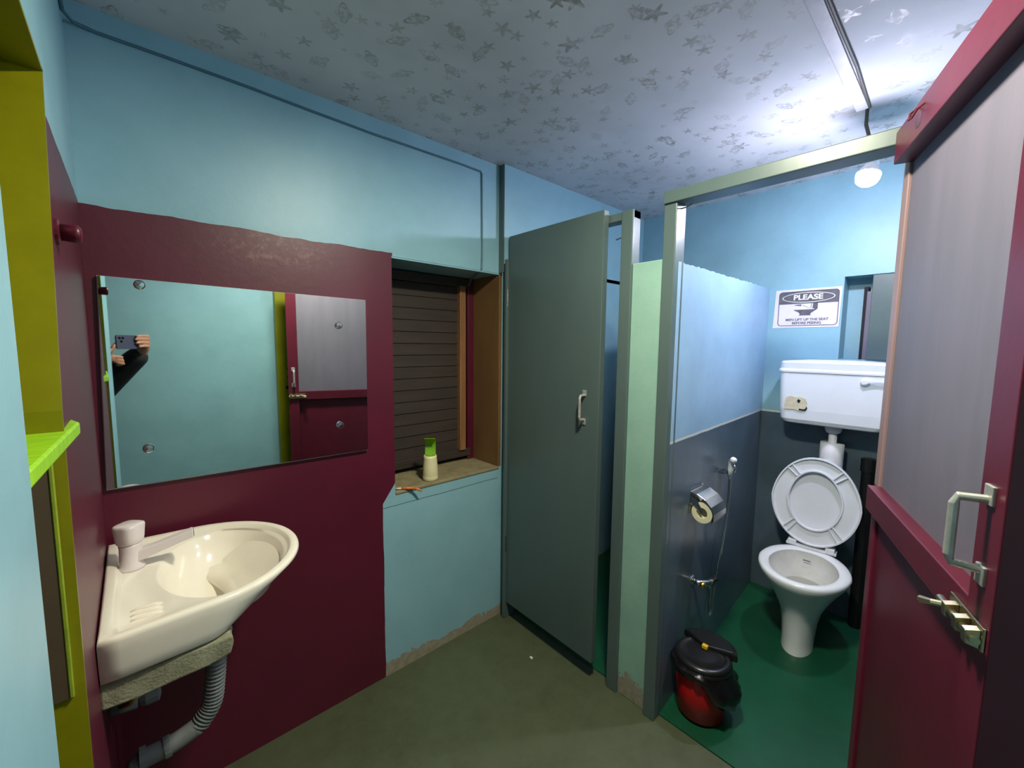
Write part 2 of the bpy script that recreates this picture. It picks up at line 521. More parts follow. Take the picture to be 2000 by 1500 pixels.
# upper part of the far wall, around the small window recess
RW0, RW1, RZ0, RZ1 = 0.13, 0.430, 1.345, 1.740
wr = MB()
wr.box(XB, XB + .12, RW1, YA + .2, RZ0, CEIL)
wr.box(XB, XB + .12, YS, RW0, RZ0, CEIL)
wr.box(XB, XB + .12, RW0, RW1, RZ1, CEIL)
wr.box(XB + .12, XB + .16, RW0 - .1, RW1 + .1, RZ0 - .1, RZ1 + .1)
struct(obj('wall_right_upper', wr, 'blue'), 'upper far wall of the cubicles painted bright blue with a small recess', 'wall')
wf = MB()
wf.box(-1.4, .80, YS - .1, YS, 0, CEIL)
wf.box(1.60, XB + .2, YS - .1, YS, 0, CEIL)
wf.box(.80, 1.60, YS - .1, YS, 1.98, CEIL)
struct(obj('wall_front', wf, 'blue'), 'blue wall behind the camera, seen only in the mirror', 'wall')
struct(obj('wall_corridor', B(-1.4, -1.3, YS, YA + .2, 0, CEIL), 'blue'), 'blue corridor wall beyond the left doorway', 'wall')
# low partition between the two cubicles; its near end is the green-blue pier between the door frames
pt = MB()
jag = [(1.392, 0), (2.56, 0), (2.56, 1.715)]
for i in range(60):
    t = i / 59
    jag.append((2.53 - t * (2.53 - 1.392), 1.712 - .026 * t + random.uniform(-.003, .003)))
A2 = [Vector((p[0], .688 + .05 * (p[0] - 1.375), p[1])) for p in jag]
B2 = [Vector((p[0], .862 + .03 * (p[0] - 1.375), p[1])) for p in jag]
pt.loft([A2, B2])
struct(obj('wall_partition', pt, mk_dado('partition_paint', 1.052, (148, 182, 206))), 'low plastered partition between the cubicles, pale blue over slate', 'wall')
struct(obj('wall_pier', B(1.380, 1.3925, .733, .862, 0, 1.700), 'divider', bevel=.003), 'narrow blue-green plastered pier between the two cubicle door frames', 'wall')
struct(obj('wall_side', MB().box(XS + .01, XB, -.02, .085, 0, 1.86), mk_dado('side_paint', 1.052)), 'low side wall of the toilet cubicle behind the open maroon door', 'wall')

# hatch in the left wall: mustard lining
hl = MB()
off = .006
lin_pts = [(p[0] - off, p[1]) for p in JP[1:]]
hl.prism([JP[1], JP[2], JP[3], JP[4], lin_pts[3], lin_pts[2], lin_pts[1], lin_pts[0]], 'x', XL - .22, XL + .002)
hl.box(XL - .22, XL + .002, .605, 1.005, 1.812, 1.818)
hl.box(XL - .22, XL - .001, .605, .611, 0, 1.812)
hl.box(XL - .226, XL - .22, .605, 1.01, 0, 1.818)
struct(obj('trim_1', hl, 'yellow'), 'mustard-yellow lining of the hatch in the left wall', 'trim')

# ------------------------------------------------------------------ window in the recess
wn = bpy.data.objects.new('window_1', None)
COL.objects.link(wn)
struct(wn, 'dark slatted wooden window set deep in the recess beside the mirror', 'window')
obj('window_reveal', B(NX1 - .006, NX1 + .012, YA - .002, NYB, NZ0, NZ1 - .002), 'reveal', wn, .002)
obj('window_sill', B(NX0, NX1, YA - .004, NYB + .02, NZ0 - .014, NZ0), 'sill', wn, .004)
obj('window_soffit', B(NX0, NX1, YA + .002, NYB, NZ1 - .006, NZ1 + .002), 'dado', wn)
WY = 1.745
obj('bottom_rail', B(NX0, NX1 - .03, WY, WY + .04, NZ0 + .022, NZ0 + .062), 'darkwood', wn, .003)
obj('top_rail', B(NX0, NX1 - .03, WY, WY + .04, NZ1 - .055, NZ1 - .012), 'darkwood', wn, .003)
obj('stile', B(1.225, 1.262, WY - .012, WY + .03, NZ0 + .06, NZ1 - .05), 'midwood', wn, .003)
obj('stile', B(NX0 - .02, NX0 + .03, WY, WY + .035, NZ0 + .06, NZ1 - .05), 'darkwood', wn, .003)
obj('outer_frame', B(1.285, 1.325, WY + .005, WY + .04, NZ0, NZ1), 'maroon', wn, .003)
obj('back_board', B(NX0 - .05, NX1, NYB + .005, NYB + .02, NZ0, NZ1), 'darkwood', wn)
ns = 15
for i in range(ns):
    z0 = NZ0 + .065 + i * (NZ1 - NZ0 - .125) / ns
    hgt = (NZ1 - NZ0 - .125) / ns
    s = MB().prism([(WY + .012, z0 - .003), (WY + .020, z0 - .003), (WY + .026, z0 + hgt + .003), (WY + .018, z0 + hgt + .003)], 'x', NX0 + .02, 1.228)
    obj('slat', s, 'darkwood', wn)

# ------------------------------------------------------------------ cubicle frames and doors
fr = bpy.data.objects.new('trim_2', None); COL.objects.link(fr)
struct(fr, 'slate wooden door frame of the toilet cubicle with the open maroon door', 'door frame')
obj('post', B(XS - .012, XS + .055, .690, .735, 0, 1.915), 'slate', fr, .003)
obj('post', B(XS + .004, XS + .055, .095, .137, 0, 1.915), 'slate', fr, .003)
obj('header', B(XS - .020, XS + .055, .10, .736, 1.876, 1.917), 'slate', fr, .003)
nl = MB().tube([(1.395, .700, 1.860), (1.395, .672, 1.862), (1.395, .652, 1.868)], .0022, 6)
obj('nail', nl, 'steel', fr)
fr = bpy.data.objects.new('trim_3', None); COL.objects.link(fr)
struct(fr, 'slate wooden door frame of the closed grey cubicle', 'door frame')
obj('post', B(XS - .008, XS + .045, .857, .905, 0, 1.893), 'slate', fr, .003)
obj('post', B(XS - .045, XS + .03, 1.502, 1.518, 0, 1.80), 'slate', fr, .003)
obj('header', B(XS - .002, XS + .045, .857, 1.516, 1.862, 1.893), 'slate', fr, .003)
obj('step_shade_strip', B(NX1 - .009, NX1 - .0045, 1.515, YA + .004, 1.74, CEIL), 'slate', fr)  # slate colour stands in for shade on the wall-step face, not a frame part
nl = MB().tube([(XS - .005, .900, 1.80), (XS - .005, .928, 1.795)], .0022, 6)
obj('nail', nl, 'steel', fr)

d1 = thing('door_1', 'closed flat slate-grey cubicle door with a small steel pull handle', 'door', (XS - .012, 1.503, 0), (0, 0, radians(-1.2)), kind='structure')
leaf = B(-.018, .012, -.545, 0, .085, 1.905)
obj('leaf', leaf, 'slate', d1, .002)
def pull(parent, mat, x, y, z, h, nx, depth):
    """D pull handle standing off a face; nx = outward sign along local x, plates above and below"""
    m = MB()
    pts = [(x, y, z + h / 2), (x + nx * depth * .9, y, z + h / 2 - .002), (x + nx * depth, y, z + h / 2 - .012),
           (x + nx * depth, y, z - h / 2 + .012), (x + nx * depth * .9, y, z - h / 2 + .002), (x, y, z - h / 2)]
    m.tube(pts, .006, 8)
    m.box(x - .001, x + .004, y - .009, y + .009, z + h / 2 - .004, z + h / 2 + .02) if nx > 0 else m.box(x - .004, x + .001, y - .009, y + .009, z + h / 2 - .004, z + h / 2 + .02)
    m.box(x - .001, x + .004, y - .009, y + .009, z - h / 2 - .02, z - h / 2 + .004) if nx > 0 else m.box(x - .004, x + .001, y - .009, y + .009, z - h / 2 - .02, z - h / 2 + .004)
    return m
obj('handle', pull(d1, 'alu', -.018, -.475, 1.150, .10, -1, .030), 'alu', d1, .0015)
for hz in (.40, 1.62):
    h = MB().tube([(-.024, .002, hz - .04), (-.024, .002, hz + .04)], .006, 8)
    obj('hinge', h, 'steel', d1)

# open maroon door of the toilet cubicle
TH = 18.8
d2 = thing('door_2', 'open maroon cubicle door with a greyed upper panel, handle and bolt', 'door', (1.371, .131, 0), (0, 0, radians(180 + TH)), kind='structure')
DW = .620
obj('hinge_stile', B(0, .036, -.006, .022, .03, 1.893), 'stile', d2, .002)
obj('lock_stile', B(DW - .062, DW, -.026, .022, .03, 1.895), 'maroon', d2, .002)
obj('top_rail', B(.035, DW - .06, -.034, .022, 1.822, 1.893), 'maroon', d2, .002)
obj('middle_rail', B(.03, DW - .06, -.026, .022, 1.004, 1.062), 'maroon', d2, .002)
obj('bottom_rail', B(.03, DW - .06, -.010, .022, .03, .12), 'maroon', d2, .002)
obj('upper_panel', B(.035, DW - .055, 0.0, .012, 1.05, 1.85), 'mauve', d2)
obj('lower_panel', B(.035, DW - .055, 0.0, .012, .10, 1.02), 'maroon', d2)
def pull_y(x, y, z, h, d, r=.006):
    m = MB()
    pts = [(x, y, z + h / 2), (x - .006, y - d * .9, z + h / 2 - .002), (x - .006, y - d, z + h / 2 - .012),
           (x - .006, y - d, z - h / 2 + .012), (x - .006, y - d * .9, z - h / 2 + .002), (x, y, z - h / 2)]
    m.tube(pts, r, 8)
    for sgn in (1, -1):
        zc = z + sgn * (h / 2 + .006)
        m.box(x - .011, x + .011, y - .004, y + .001, zc - .013, zc + .013)
    return m
obj('handle', pull_y(.588, -.026, 1.160, .095, .032), 'alu', d2, .0015)
bl = obj('bolt_plate', B(.520, .615, -.030, -.026, 1.014, 1.046), 'bolt_metal', d2, .001)
obj('bolt_rod', MB().tube([(.512, -.037, 1.029), (.618, -.037, 1.029)], .0055, 10), 'bolt_metal', bl)
obj('bolt_knob', MB().tube([(.532, -.037, 1.029), (.526, -.050, 1.026), (.512, -.058, 1.020)], [.0045, .0045, .006], 8), 'bolt_metal', bl)
for bx in (.545, .578, .606):
    k = MB()
    k.prism([(-.030, 1.016), (-.044, 1.020), (-.045, 1.038), (-.030, 1.042)], 'x', bx - .006, bx + .006)
    obj('bolt_staple', k, 'bolt_metal', bl, .001)
hook = MB().tube([(.175, -.034, 1.882), (.176, -.046, 1.872), (.186, -.050, 1.856), (.200, -.049, 1.854), (.210, -.044, 1.866), (.210, -.034, 1.874)], .0022, 6)
obj('wire_loop', hook, 'red_wire', d2)

# yellow-framed entrance door in the wall behind the camera (its post shows in the mirror)
d3 = thing('door_3', 'mustard-framed entrance door behind the camera, reflected in the mirror', 'door', kind='structure')
yp = obj('frame_post', B(.795, .875, YS - .05, YS + .05, 0, 2.0), 'yellow', d3, .003)
obj('frame_post', B(1.53, 1.60, YS - .05, YS + .05, 0, 2.0), 'yellow', d3, .003)
obj('frame_header', B(.795, 1.60, YS - .05, YS + .05, 1.95, 2.0), 'yellow', d3, .003)
obj('leaf', B(.875, 1.53, YS - .06, YS - .02, .01, 1.95), 'maroon', d3)
for z in (1.20, 1.135):
    obj('screw_hole', MB().lathe([(0.006, 0), (0.006, .004), (.001, .004)], (.862, YS + .050, z), (0, 1, 0), 10), 'dark_gap', yp)
obj('strike_hole', B(.845, .872, YS + .048, YS + .054, 1.045, 1.068), 'dark_gap', yp)

# ------------------------------------------------------------------ lamps (real bulbs)
def bulb_lamp(name, label, bulb, top, mat, tilt=(0, 0, -1)):
    t = thing(name, label, 'lamp', top)
    bz = Vector(bulb) - Vector(top)
    d = Vector(tilt).normalized()
    base = bz - d * .055
    cable = [(0, 0, 0), (.006, .001, base.z * .35), tuple(base * .75 + Vector((-.006, 0, -.004))), tuple(base - d * .02)]
    obj('cord', MB().tube(cable, .0055, 8), 'cord', t, smooth=True)
    obj('holder', MB().lathe([(.010, 0), (.016, .004), (.018, .030), (.021, .034), (.021, .044), (.010, .046)], tuple(base - d * .022), tuple(d), 16), 'plastic', t, smooth=True)
    hous = [(.004, -.052), (.015, -.050), (.019, -.034), (.031, -.012), (.0362, -.002), (.0355, .0)]
    obj('bulb_housing', MB().lathe(hous, tuple(bz), tuple(d), 24), 'plastic', t, smooth=True)
    prof = [(.0359, .0005), (.0358, .006), (.0350, .016), (.0305, .028), (.021, .037), (.003, .042)]
    obj('bulb_dome', MB().lathe(prof, tuple(bz), tuple(d), 24), mat, t, smooth=True)
    return t
bulb_lamp('pendant_bulb', 'lit bulb hanging on a short cord inside the toilet cubicle', (1.97, .290, 2.015), (1.925, .302, CEIL), 'bulb_cool', (-.22, .16, -1))
cl = thing('ceiling_light', 'round flat ceiling light over the wash area, just above the picture', 'ceiling light', (.75, .41, CEIL))
obj('housing', MB().lathe([(.092, 0), (.092, -.020), (.088, -.026), (.080, -.026), (.080, -.014), (.002, -.014)], (0, 0, 0), (0, 0, 1), 40), 'plastic', cl)
obj('diffuser', MB().lathe([(.0795, -.0155), (.0795, -.022), (.070, -.023), (.002, -.023)], (0, 0, 0), (0, 0, 1), 40), 'bulb_warm', cl)
cs = thing('conduit', 'flat white wiring strip running along the ceiling to the cubicle bulb', 'conduit', (0, 0, 0))
obj('casing', B(.80, 1.925, .298, .332, CEIL - .008, CEIL), 'casing', cs, .002)
obj('cable', MB().tube([(.80, .292, CEIL - .004), (1.4, .290, CEIL - .005), (1.62, .288, CEIL - .006), (1.925, .296, CEIL - .005)], .0045, 8), 'cord', cs)

# thin cable along the top of the mirror wall, dropping into the recess
cb = [(XL + .004, .60, 2.172), (XL + .004, 1.50, 2.172), (XL + .018, 1.535, 2.172), (-.02, YA - .004, 2.172)]
cb += [(x, YA - .003, 2.172 + .003 * sin(x * 7)) for x in (.1, .3, .5, .7, .9, 1.1)]
cb += [(1.208, YA - .003, 2.174), (1.214, YA - .003, 2.166), (1.216, YA - .003, 2.0), (1.217, YA - .004, 1.85), (1.215, YA - .004, 1.745), (1.21, YA + .02, 1.728), (1.235, YA + .10, 1.715), (1.26, YA + .16, 1.69)]
tag(obj('wall_cable', MB().tube(cb, .004, 6), 'cable'), 'thin painted-over cable running below the ceiling into the window recess', 'cable')

# ------------------------------------------------------------------ hatch shelf and board
tag(obj('hatch_shelf', MB().prism([(-.26, 1.00), (-.083, 1.0), (-.068, .945), (-.082, .62), (-.26, .62)], 'z', 1.250, 1.270), 'lime', bevel=.003),
    'lime-green plank shelf jutting from the hatch in the left wall', 'shelf')
hb = thing('hatch_board', 'dark brown board with a lime edge below the green shelf', 'board')
obj('panel', B(-.25, -.094, .835, .842, .885, 1.249), 'brown', hb)
obj('edge_strip', B(-.094, -.0895, .834, .843, .885, 1.249), 'lime_dull', hb, .001)
pg = thing('wall_peg', 'small maroon-painted wooden peg on the left wall', 'peg', (XL, 1.0, 1.572))
obj('base', MB().lathe([(.020, 0), (.020, .004), (.015, .006)], (0, 0, 0), (1, 0, 0), 16), 'maroon', pg)
obj('pin', MB().lathe([(.013, .004), (.014, .022), (.015, .026), (.010, .030), (.001, .031)], (0, 0, 0), (1, 0, 0), 16), 'maroon', pg, smooth=True)

# ------------------------------------------------------------------ mirror
mr = thing('mirror', 'frameless rectangular wall mirror with round screw caps on the maroon wall', 'mirror')
mq = [(-.055, 1.566), (.655, 1.558), (.652, .990), (-.070, 1.000)]
obj('backing', MB().prism([(mq[0][0] - .002, mq[0][1] + .001), (mq[1][0] + .001, mq[1][1] + .001), (mq[2][0] + .001, mq[2][1] - .003), (mq[3][0] - .002, mq[3][1] - .004)], 'y', YA - .0121, YA - .0005), 'casing', mr)
obj('glass', MB().prism([(x, z) for x, z in mq], 'y', YA - .017, YA - .0122), 'mirror', mr)
for x, z in ((.025, 1.550), (.553, 1.461), (.549, 1.100), (.019, 1.099)):
    obj('screw_cap', MB().lathe([(.0125, 0), (.0125, .006), (.010, .009), (.001, .010)], (x, YA - .017, z), (0, -1, 0), 20), 'chrome', mr, smooth=False)

# ------------------------------------------------------------------ wash basin
SX, SY, SZ = XL + .002, 1.272, .852
wbz = thing('wash_basin', 'cream ceramic wash basin with a plastic tap below the mirror', 'basin', (SX, SY, SZ))
SEG = 72
def d_outline(k, W=.252, D=.398):
    """D-shaped plan: straight back on the wall, sides bowing into a round front"""
    pts = []
    nb = SEG // 4
    # back edge from +W to -W, then round the front
    path = []
    for i in range(200):
        a = -pi / 2 + pi * i / 199
        path.append((.165 + (D - .165) * cos(a), (W * .955) * sin(a)))
    full = [(0, W * (1 - 2 * i / 40)) for i in range(41)]
    full += [(.165 * i / 20, -W * (1 - .045 * i / 20)) for i in range(1, 20)] + path + [(.165 * i / 20, W * (1 - .045 * i / 20)) for i in range(19, 0, -1)]
    # resample evenly by angle about the bowl centre so that rings match
    import bisect
    c = (.19, 0)
    an = []
    for p in full:
        an.append((math.atan2(p[1] - c[1], p[0] - c[0]) % (2 * pi), math.hypot(p[0] - c[0], p[1] - c[1])))
    an.sort()
    ks = [q[0] for q in an]
    for i in range(SEG):
        t = 2 * pi * (i + .5) / SEG
        j = bisect.bisect(ks, t) % len(an)
        a0, r0 = an[j - 1]
        a1, r1 = an[j]
        dd = (a1 - a0) % (2 * pi)
        f = ((t - a0) % (2 * pi)) / dd if dd > 1e-6 else 0
        r = r0 + (r1 - r0) * f
        pts.append((c[0] + r * cos(t), c[1] + r * sin(t)))
    return pts
out = d_outline(SEG)
def inset(pts, d, c=(.19, 0)):
    r = []
    for x, y in pts:
        l = math.hypot(x - c[0], y - c[1])
        f = (l - d) / l
        r.append((c[0] + (x - c[0]) * f, c[1] + (y - c[1]) * f))
    return r
def clampback(pts, x0):
    return [(max(x, x0), y) for x, y in pts]
def bowl(a, b, cx):
    r = []
    for i in range(SEG):
        t = 2 * pi * (i + .5) / SEG
        r.append((cx + a * cos(t), b * sin(t)))
    return r
def at(pts, z):
    return [(x, y, z) for x, y in pts]
def pull_in(pts, x0, fx, fy):
    return [((x if x < x0 else x0 + (x - x0) * fx), y * fy) for x, y in pts]
rings = [at([(x * .42 + .04, y * .38) for x, y in out], -.176),
         at([(x * .56 + .02, y * .52) for x, y in out], -.165),
         at(pull_in([(x * .86, y) for x, y in out], .14, .40, .66), -.110),
         at(pull_in(out, .15, .40, .70), -.094), at(pull_in(out, .15, .44, .94), -.092), at(pull_in(out, .15, .46, .952), -.088), at(pull_in(out, .155, .62, .972), -.066),
         at(pull_in(out, .16, .86, .990), -.030),
         at(out, -.010), at(inset(out, .0012), -.004), at(clampback(inset(out, .004), .002), -.0008), at(clampback(inset(out, .007), .004), 0),
         at(clampback(inset(out, .019), .018), 0), at(clampback(inset(out, .022), .021), -.0015), at(clampback(inset(out, .026), .027), -.010), at(clampback(inset(out, .030), .031), -.0135)]
rings += [at(bowl(.136, .196, .225), -.015), at(bowl(.132, .191, .225), -.019), at(bowl(.124, .180, .225), -.045),
          at(bowl(.108, .155, .222), -.085), at(bowl(.080, .105, .215), -.120), at(bowl(.028, .030, .205), -.136), at(bowl(.018, .018, .205), -.150)]
obj('bowl', MB().loft(rings), 'ceramic', wbz, smooth=True)
obj('drain', MB().lathe([(.024, 0), (.024, .003), (.015, .003), (.012, -.004), (.002, -.004)], (.205, 0, -.137), (0, 0, 1), 20), 'chrome', wbz, smooth=True)
for i in range(3):
    y = -.180 + i * .020
    g = MB().tube([(.045, y, -.0150), (.055, y, -.0125), (.085, y, -.0125), (.096, y, -.0150)], [.002, .0035, .0035, .002], 8)
    obj('soap_ridge', g, 'ceramic', wbz, smooth=True)
# plastic pillar tap with a faceted knob
TX, TY = .048, .085
tp = obj('tap', MB().lathe([(.026, -.014), (.026, -.008), (.0225, -.003), (.0215, .040), (.0225, .046), (.0225, .051), (.012, .053)], (TX, TY, 0), (0, 0, 1), 24), 'tap_plastic', wbz, smooth=True)
kn = MB()
kr = []
for z, r, amp in ((.0525, .0235, 0), (.0545, .0252, .03), (.066, .0262, .06), (.093, .0278, .09), (.098, .0272, .09), (.100, .024, .07)):
    kr.append([(TX + r * (1 + amp * cos(4 * a)) * cos(a), TY + r * (1 + amp * cos(4 * a)) * sin(a), z) for a in [2 * pi * j / 32 for j in range(32)]])
kn.loft(kr)
obj('tap_knob', kn, 'tap_plastic', tp, smooth=True)
def spring(x, y, zc, hw, hh):
    return [(x, y - hw, zc - hh), (x, y + hw, zc - hh), (x, y + hw * .8, zc + hh), (x, y - hw * .8, zc + hh)]
spr = [spring(TX + .004, TY - .002, .016, .016, .014), spring(TX + .045, TY - .010, .028, .0145, .0115), spring(TX + .095, TY - .020, .044, .0135, .0105), spring(TX + .122, TY - .025, .052, .013, .0105)]
obj('spout', MB().loft(spr), 'tap_plastic', tp, .003)
obj('spout_outlet', MB().loft([spring(TX + .1222, TY - .025, .0515, .0105, .008), spring(TX + .1232, TY - .025, .0515, .0105, .008)]), 'grey_plastic', tp)

# rough concrete bracket carrying the basin
cb2 = MB()
prof = [(XL - .001, .706), (-.03, .700), (.03, .706), (.08, .702), (.126, .714), (.134, .730), (.130, .755), (XL - .001, .757)]
yy = [1.045, 1.062, 1.085, 1.110, 1.130]
cb2.loft([[(x + random.uniform(-.006, .006) * (x > XL), y, z + random.uniform(-.005, .005) * (z < .75)) for x, z in prof] for y in yy])
tag(obj('concrete_bracket', cb2, 'concrete', bevel=.004), 'rough broken concrete slab under the wash basin', 'bracket')

# corrugated waste hose
hs = thing('waste_hose', 'grey corrugated waste hose curving down below the basin', 'hose')
P = [(.120, 1.22, .672), (.114, 1.22, .605), (.108, 1.22, .545), (.099, 1.22, .490), (.072, 1.22, .449), (.022, 1.22, .435), (-.034, 1.22, .432)]
def catmull(P, n):
    P = [Vector(p) for p in P]
    P = [P[0] * 2 - P[1]] + P + [P[-1] * 2 - P[-2]]
    r = []
    for i in range(1, len(P) - 2):
        for j in range(n):
            t = j / n
            a, b, c, d = P[i - 1:i + 3]
            r.append(.5 * ((2 * b) + (c - a) * t + (2 * a - 5 * b + 4 * c - d) * t * t + (3 * b - a - 3 * c + d) * t ** 3))
    r.append(P[-2])
    return r
cp = catmull(P[:5], 24)
obj('corrugated_hose', MB().tube(cp, [.0205 + .0022 * (1 if (i // 2) % 2 else -1) for i in range(len(cp))], 14), 'grey_plastic', hs, smooth=True)
obj('smooth_pipe', MB().tube(catmull(P[4:], 8), .021, 14), 'grey_plastic', hs, smooth=True)
obj('collar', MB().tube([(.016, 1.22, .434), (.004, 1.22, .433)], .0245, 14), 'grey_plastic', hs)
obj('collar', MB().tube([(-.028, 1.22, .432), (-.040, 1.22, .432)], .027, 14), 'grey_plastic', hs)
obj('outlet_pipe', MB().tube([(-.034, 1.22, .432), (-.050, 1.225, .415), (-.054, 1.23, .37), (-.054, 1.23, 0.0)], .021, 14), 'grey_plastic', hs, smooth=True)
# stop valve on the wall under the basin
sv = thing('stop_valve', 'grey stop valve with a brass union under the basin', 'valve')
obj('body', MB().tube([(XL, 1.22, .585), (-.035, 1.22, .580)], .015, 12), 'grey_plastic', sv, smooth=True)
obj('handle', MB().lathe([(.008, 0), (.014, .004), (.018, .014), (.017, .036), (.006, .040)], (-.034, 1.22, .580), (1, -.1, .05), 10), 'grey_plastic', sv)
obj('brass_union', MB().tube([(-.060, 1.21, .592), (-.048, 1.195, .602), (-.034, 1.192, .610), (-.026, 1.192, .634), (-.024, 1.20, .68)], [.009, .009, .006, .006, .006], 10), 'brass', sv, smooth=True)

# ------------------------------------------------------------------ things on the sill
sd = thing('soap_dispenser', 'cream soap bottle with a green curled pump on the window sill', 'soap dispenser', (.962, 1.592, NZ0), (0, 0, radians(-35)))
pr = [(.030, 0), (.034, .004), (.0345, .018), (.0335, .020), (.0340, .022), (.0330, .060), (.0290, .100), (.0285, .112), (.024, .112), (.022, .098), (.002, .096)]
obj('bottle', MB().lathe(pr, (0, 0, 0), (0, 0, 1), 28), 'cream_bottle', sd, smooth=True)
cprof = []
for i in range(15):
    a = radians(-62 + i * 11.5)      # arc concave to the front
    cprof.append((.036 * (cos(a) - .45), .146 + .046 * sin(a)))
fr_, bk_ = [], []
for i, (yy_, zz_) in enumerate(cprof):
    fr_.append((yy_ - .0035, zz_))
    bk_.append((yy_ + .0005, zz_))
cpump = MB()
for i in range(len(cprof) - 1):
    pass
ringsC = []
for s_ in (-.0235, -.023, .023, .0235):
    ringsC.append([(s_, p[0], p[1]) for p in fr_] + [(s_, p[0], p[1]) for p in bk_[::-1]])
cpump.loft(ringsC)
obj('pump_curl', cpump, 'green_plastic', sd, smooth=False)
obj('pump_collar', MB().lathe([(.0235, .104), (.0235, .110), (.018, .114), (.002, .108)], (0, 0, 0), (0, 0, 1), 24), 'green_plastic', sd, smooth=True)
pn = thing('pen', 'orange stick with white tips lying over the sill edge', 'pen')
obj('barrel', MB().tube([(.800, 1.555, NZ0 + .006), (.845, 1.530, NZ0 + .004)], .0055, 10), 'orange', pn, smooth=True)
obj('tip', MB().tube([(.780, 1.566, NZ0 + .006), (.800, 1.555, NZ0 + .006)], [.003, .0045], 8), 'white', pn, smooth=True)
obj('frayed_end', MB().tube([(.845, 1.530, NZ0 + .004), (.862, 1.518, NZ0 - .004), (.872, 1.512, NZ0 - .012)], [.005, .0055, .002], 8), 'orange', pn, smooth=True)

# ------------------------------------------------------------------ toilet
TCX, TCY, TR = 2.185, .432, radians(184)
tl = thing('toilet', 'white pedestal toilet with its seat and lid raised', 'toilet', (TCX, TCY, .03), (0, 0, TR))
def egg(c, L, W, z, n=48, e=2.2, sq=0.0):
    r = []
    for i in range(n):
        a = 2 * pi * i / n
        ca, sa = cos(a), sin(a)
        u = L * abs(ca) ** (2 / e) * (1 if ca > 0 else -1)
        wdt = W * (abs(sa) ** (2 / e)) * (1 if sa > 0 else -1)
        wdt *= (1 - .10 * (u / L if u > 0 else 0)) * (1 - .06 * (-u / L if u < 0 else 0))
        r.append((c + u, wdt, z))
    return r
Z0 = -.03
to = [egg(.0, .100, .062, .000), egg(-.005, .100, .061, .012), egg(-.010, .104, .062, .06), egg(-.015, .112, .068, .13), egg(-.020, .126, .080, .19),
      egg(-.020, .150, .104, .245), egg(-.015, .176, .130, .295), egg(-.008, .199, .153, .335), egg(0, .212, .168, .362), egg(0, .217, .174, .378),
      egg(0, .216, .173, .388), egg(0, .211, .168, .3935), egg(0, .200, .156, .395), egg(.008, .178, .136, .394), egg(.008, .172, .130, .389)]
obj('pan', MB().loft(to, cap1=False), 'white_ceramic', tl, smooth=True)
ti = [egg(.008, .172, .130, .389), egg(.008, .174, .132, .36), egg(.002, .155, .114, .31), egg(-.01, .115, .080, .25), egg(-.02, .08, .055, .20), egg(-.02, .04, .03, .17)]
obj('inner_bowl', MB().loft(ti, cap0=False), 'bowl_in', tl, smooth=True)
obj('water', MB().loft([egg(-.004, .128, .090, .270), egg(-.004, .1285, .0905, .271)]), 'water', tl)
obj('hole_mark', MB().box(-.145, -.143, -.02, .01, .352, .357), 'grey_plastic', tl)
# raised seat: a hollow ring seen from below, hinged at the back
SH = Vector((-.205, 0, .415))
seat = bpy.data.objects.new('seat_pivot', None)
LEAN = radians(92.5)
def up(pts, lift):
    """a point (u along seat from hinge, v sideways, h out of the underside) -> toilet coordinates, raised"""
    r = []
    for u, v, h in pts:
        r.append((SH.x + u * cos(LEAN) + (h + lift) * sin(LEAN) * 1.0, v, SH.z + u * sin(LEAN) - (h + lift) * cos(LEAN)))
    return r
def seg_ring(L, W, h, uc=.215, n=56):
    r = []
    for x, y, z in egg(0, L, W, h, n, 2.1):
        r.append((uc + x, y, h))
    return r
so = [seg_ring(.213, .176, .000), seg_ring(.215, .178, .006), seg_ring(.214, .177, .018), seg_ring(.208, .171, .019), seg_ring(.206, .169, .008),
      seg_ring(.148, .112, .008, .222), seg_ring(.146, .110, .018, .222), seg_ring(.140, .104, .018, .222), seg_ring(.138, .102, .002, .222), seg_ring(.140, .104, .000, .222)]
so.append(so[0])
ms = MB().loft([up(r, .008) for r in so], False, False)
seat_o = obj('seat', ms, 'plastic', tl, smooth=False)
for a in (40, 140, 220, 320):
    for da in (-4, 4):
        t = radians(a + da)
        p0 = (.222 + .146 * cos(t), .110 * sin(t), .013)
        p1 = (.215 + .207 * cos(t), .170 * sin(t), .013)
        obj('rib', MB().tube(up([p0, p1], .008), .0045, 6), 'plastic', seat_o)
lo = [seg_ring(.10, .08, -.006), seg_ring(.190, .150, -.006), seg_ring(.208, .170, -.004), seg_ring(.213, .176, .002), seg_ring(.210, .173, .005), seg_ring(.18, .14, .003), seg_ring(.02, .02, .002)]
obj('lid', MB().loft([up(r, .0) for r in lo]), 'plastic', tl, smooth=True)
hb2 = MB()
hb2.box(SH.x - .028, SH.x + .022, -.10, .10, .396, .410)
obj('hinge_plate', hb2, 'plastic', tl, .003)
for s_ in (-.075, .075):
    obj('hinge_block', MB().box(SH.x - .014, SH.x + .026, s_ - .018, s_ + .018, .400, .428), 'plastic', tl, .004)

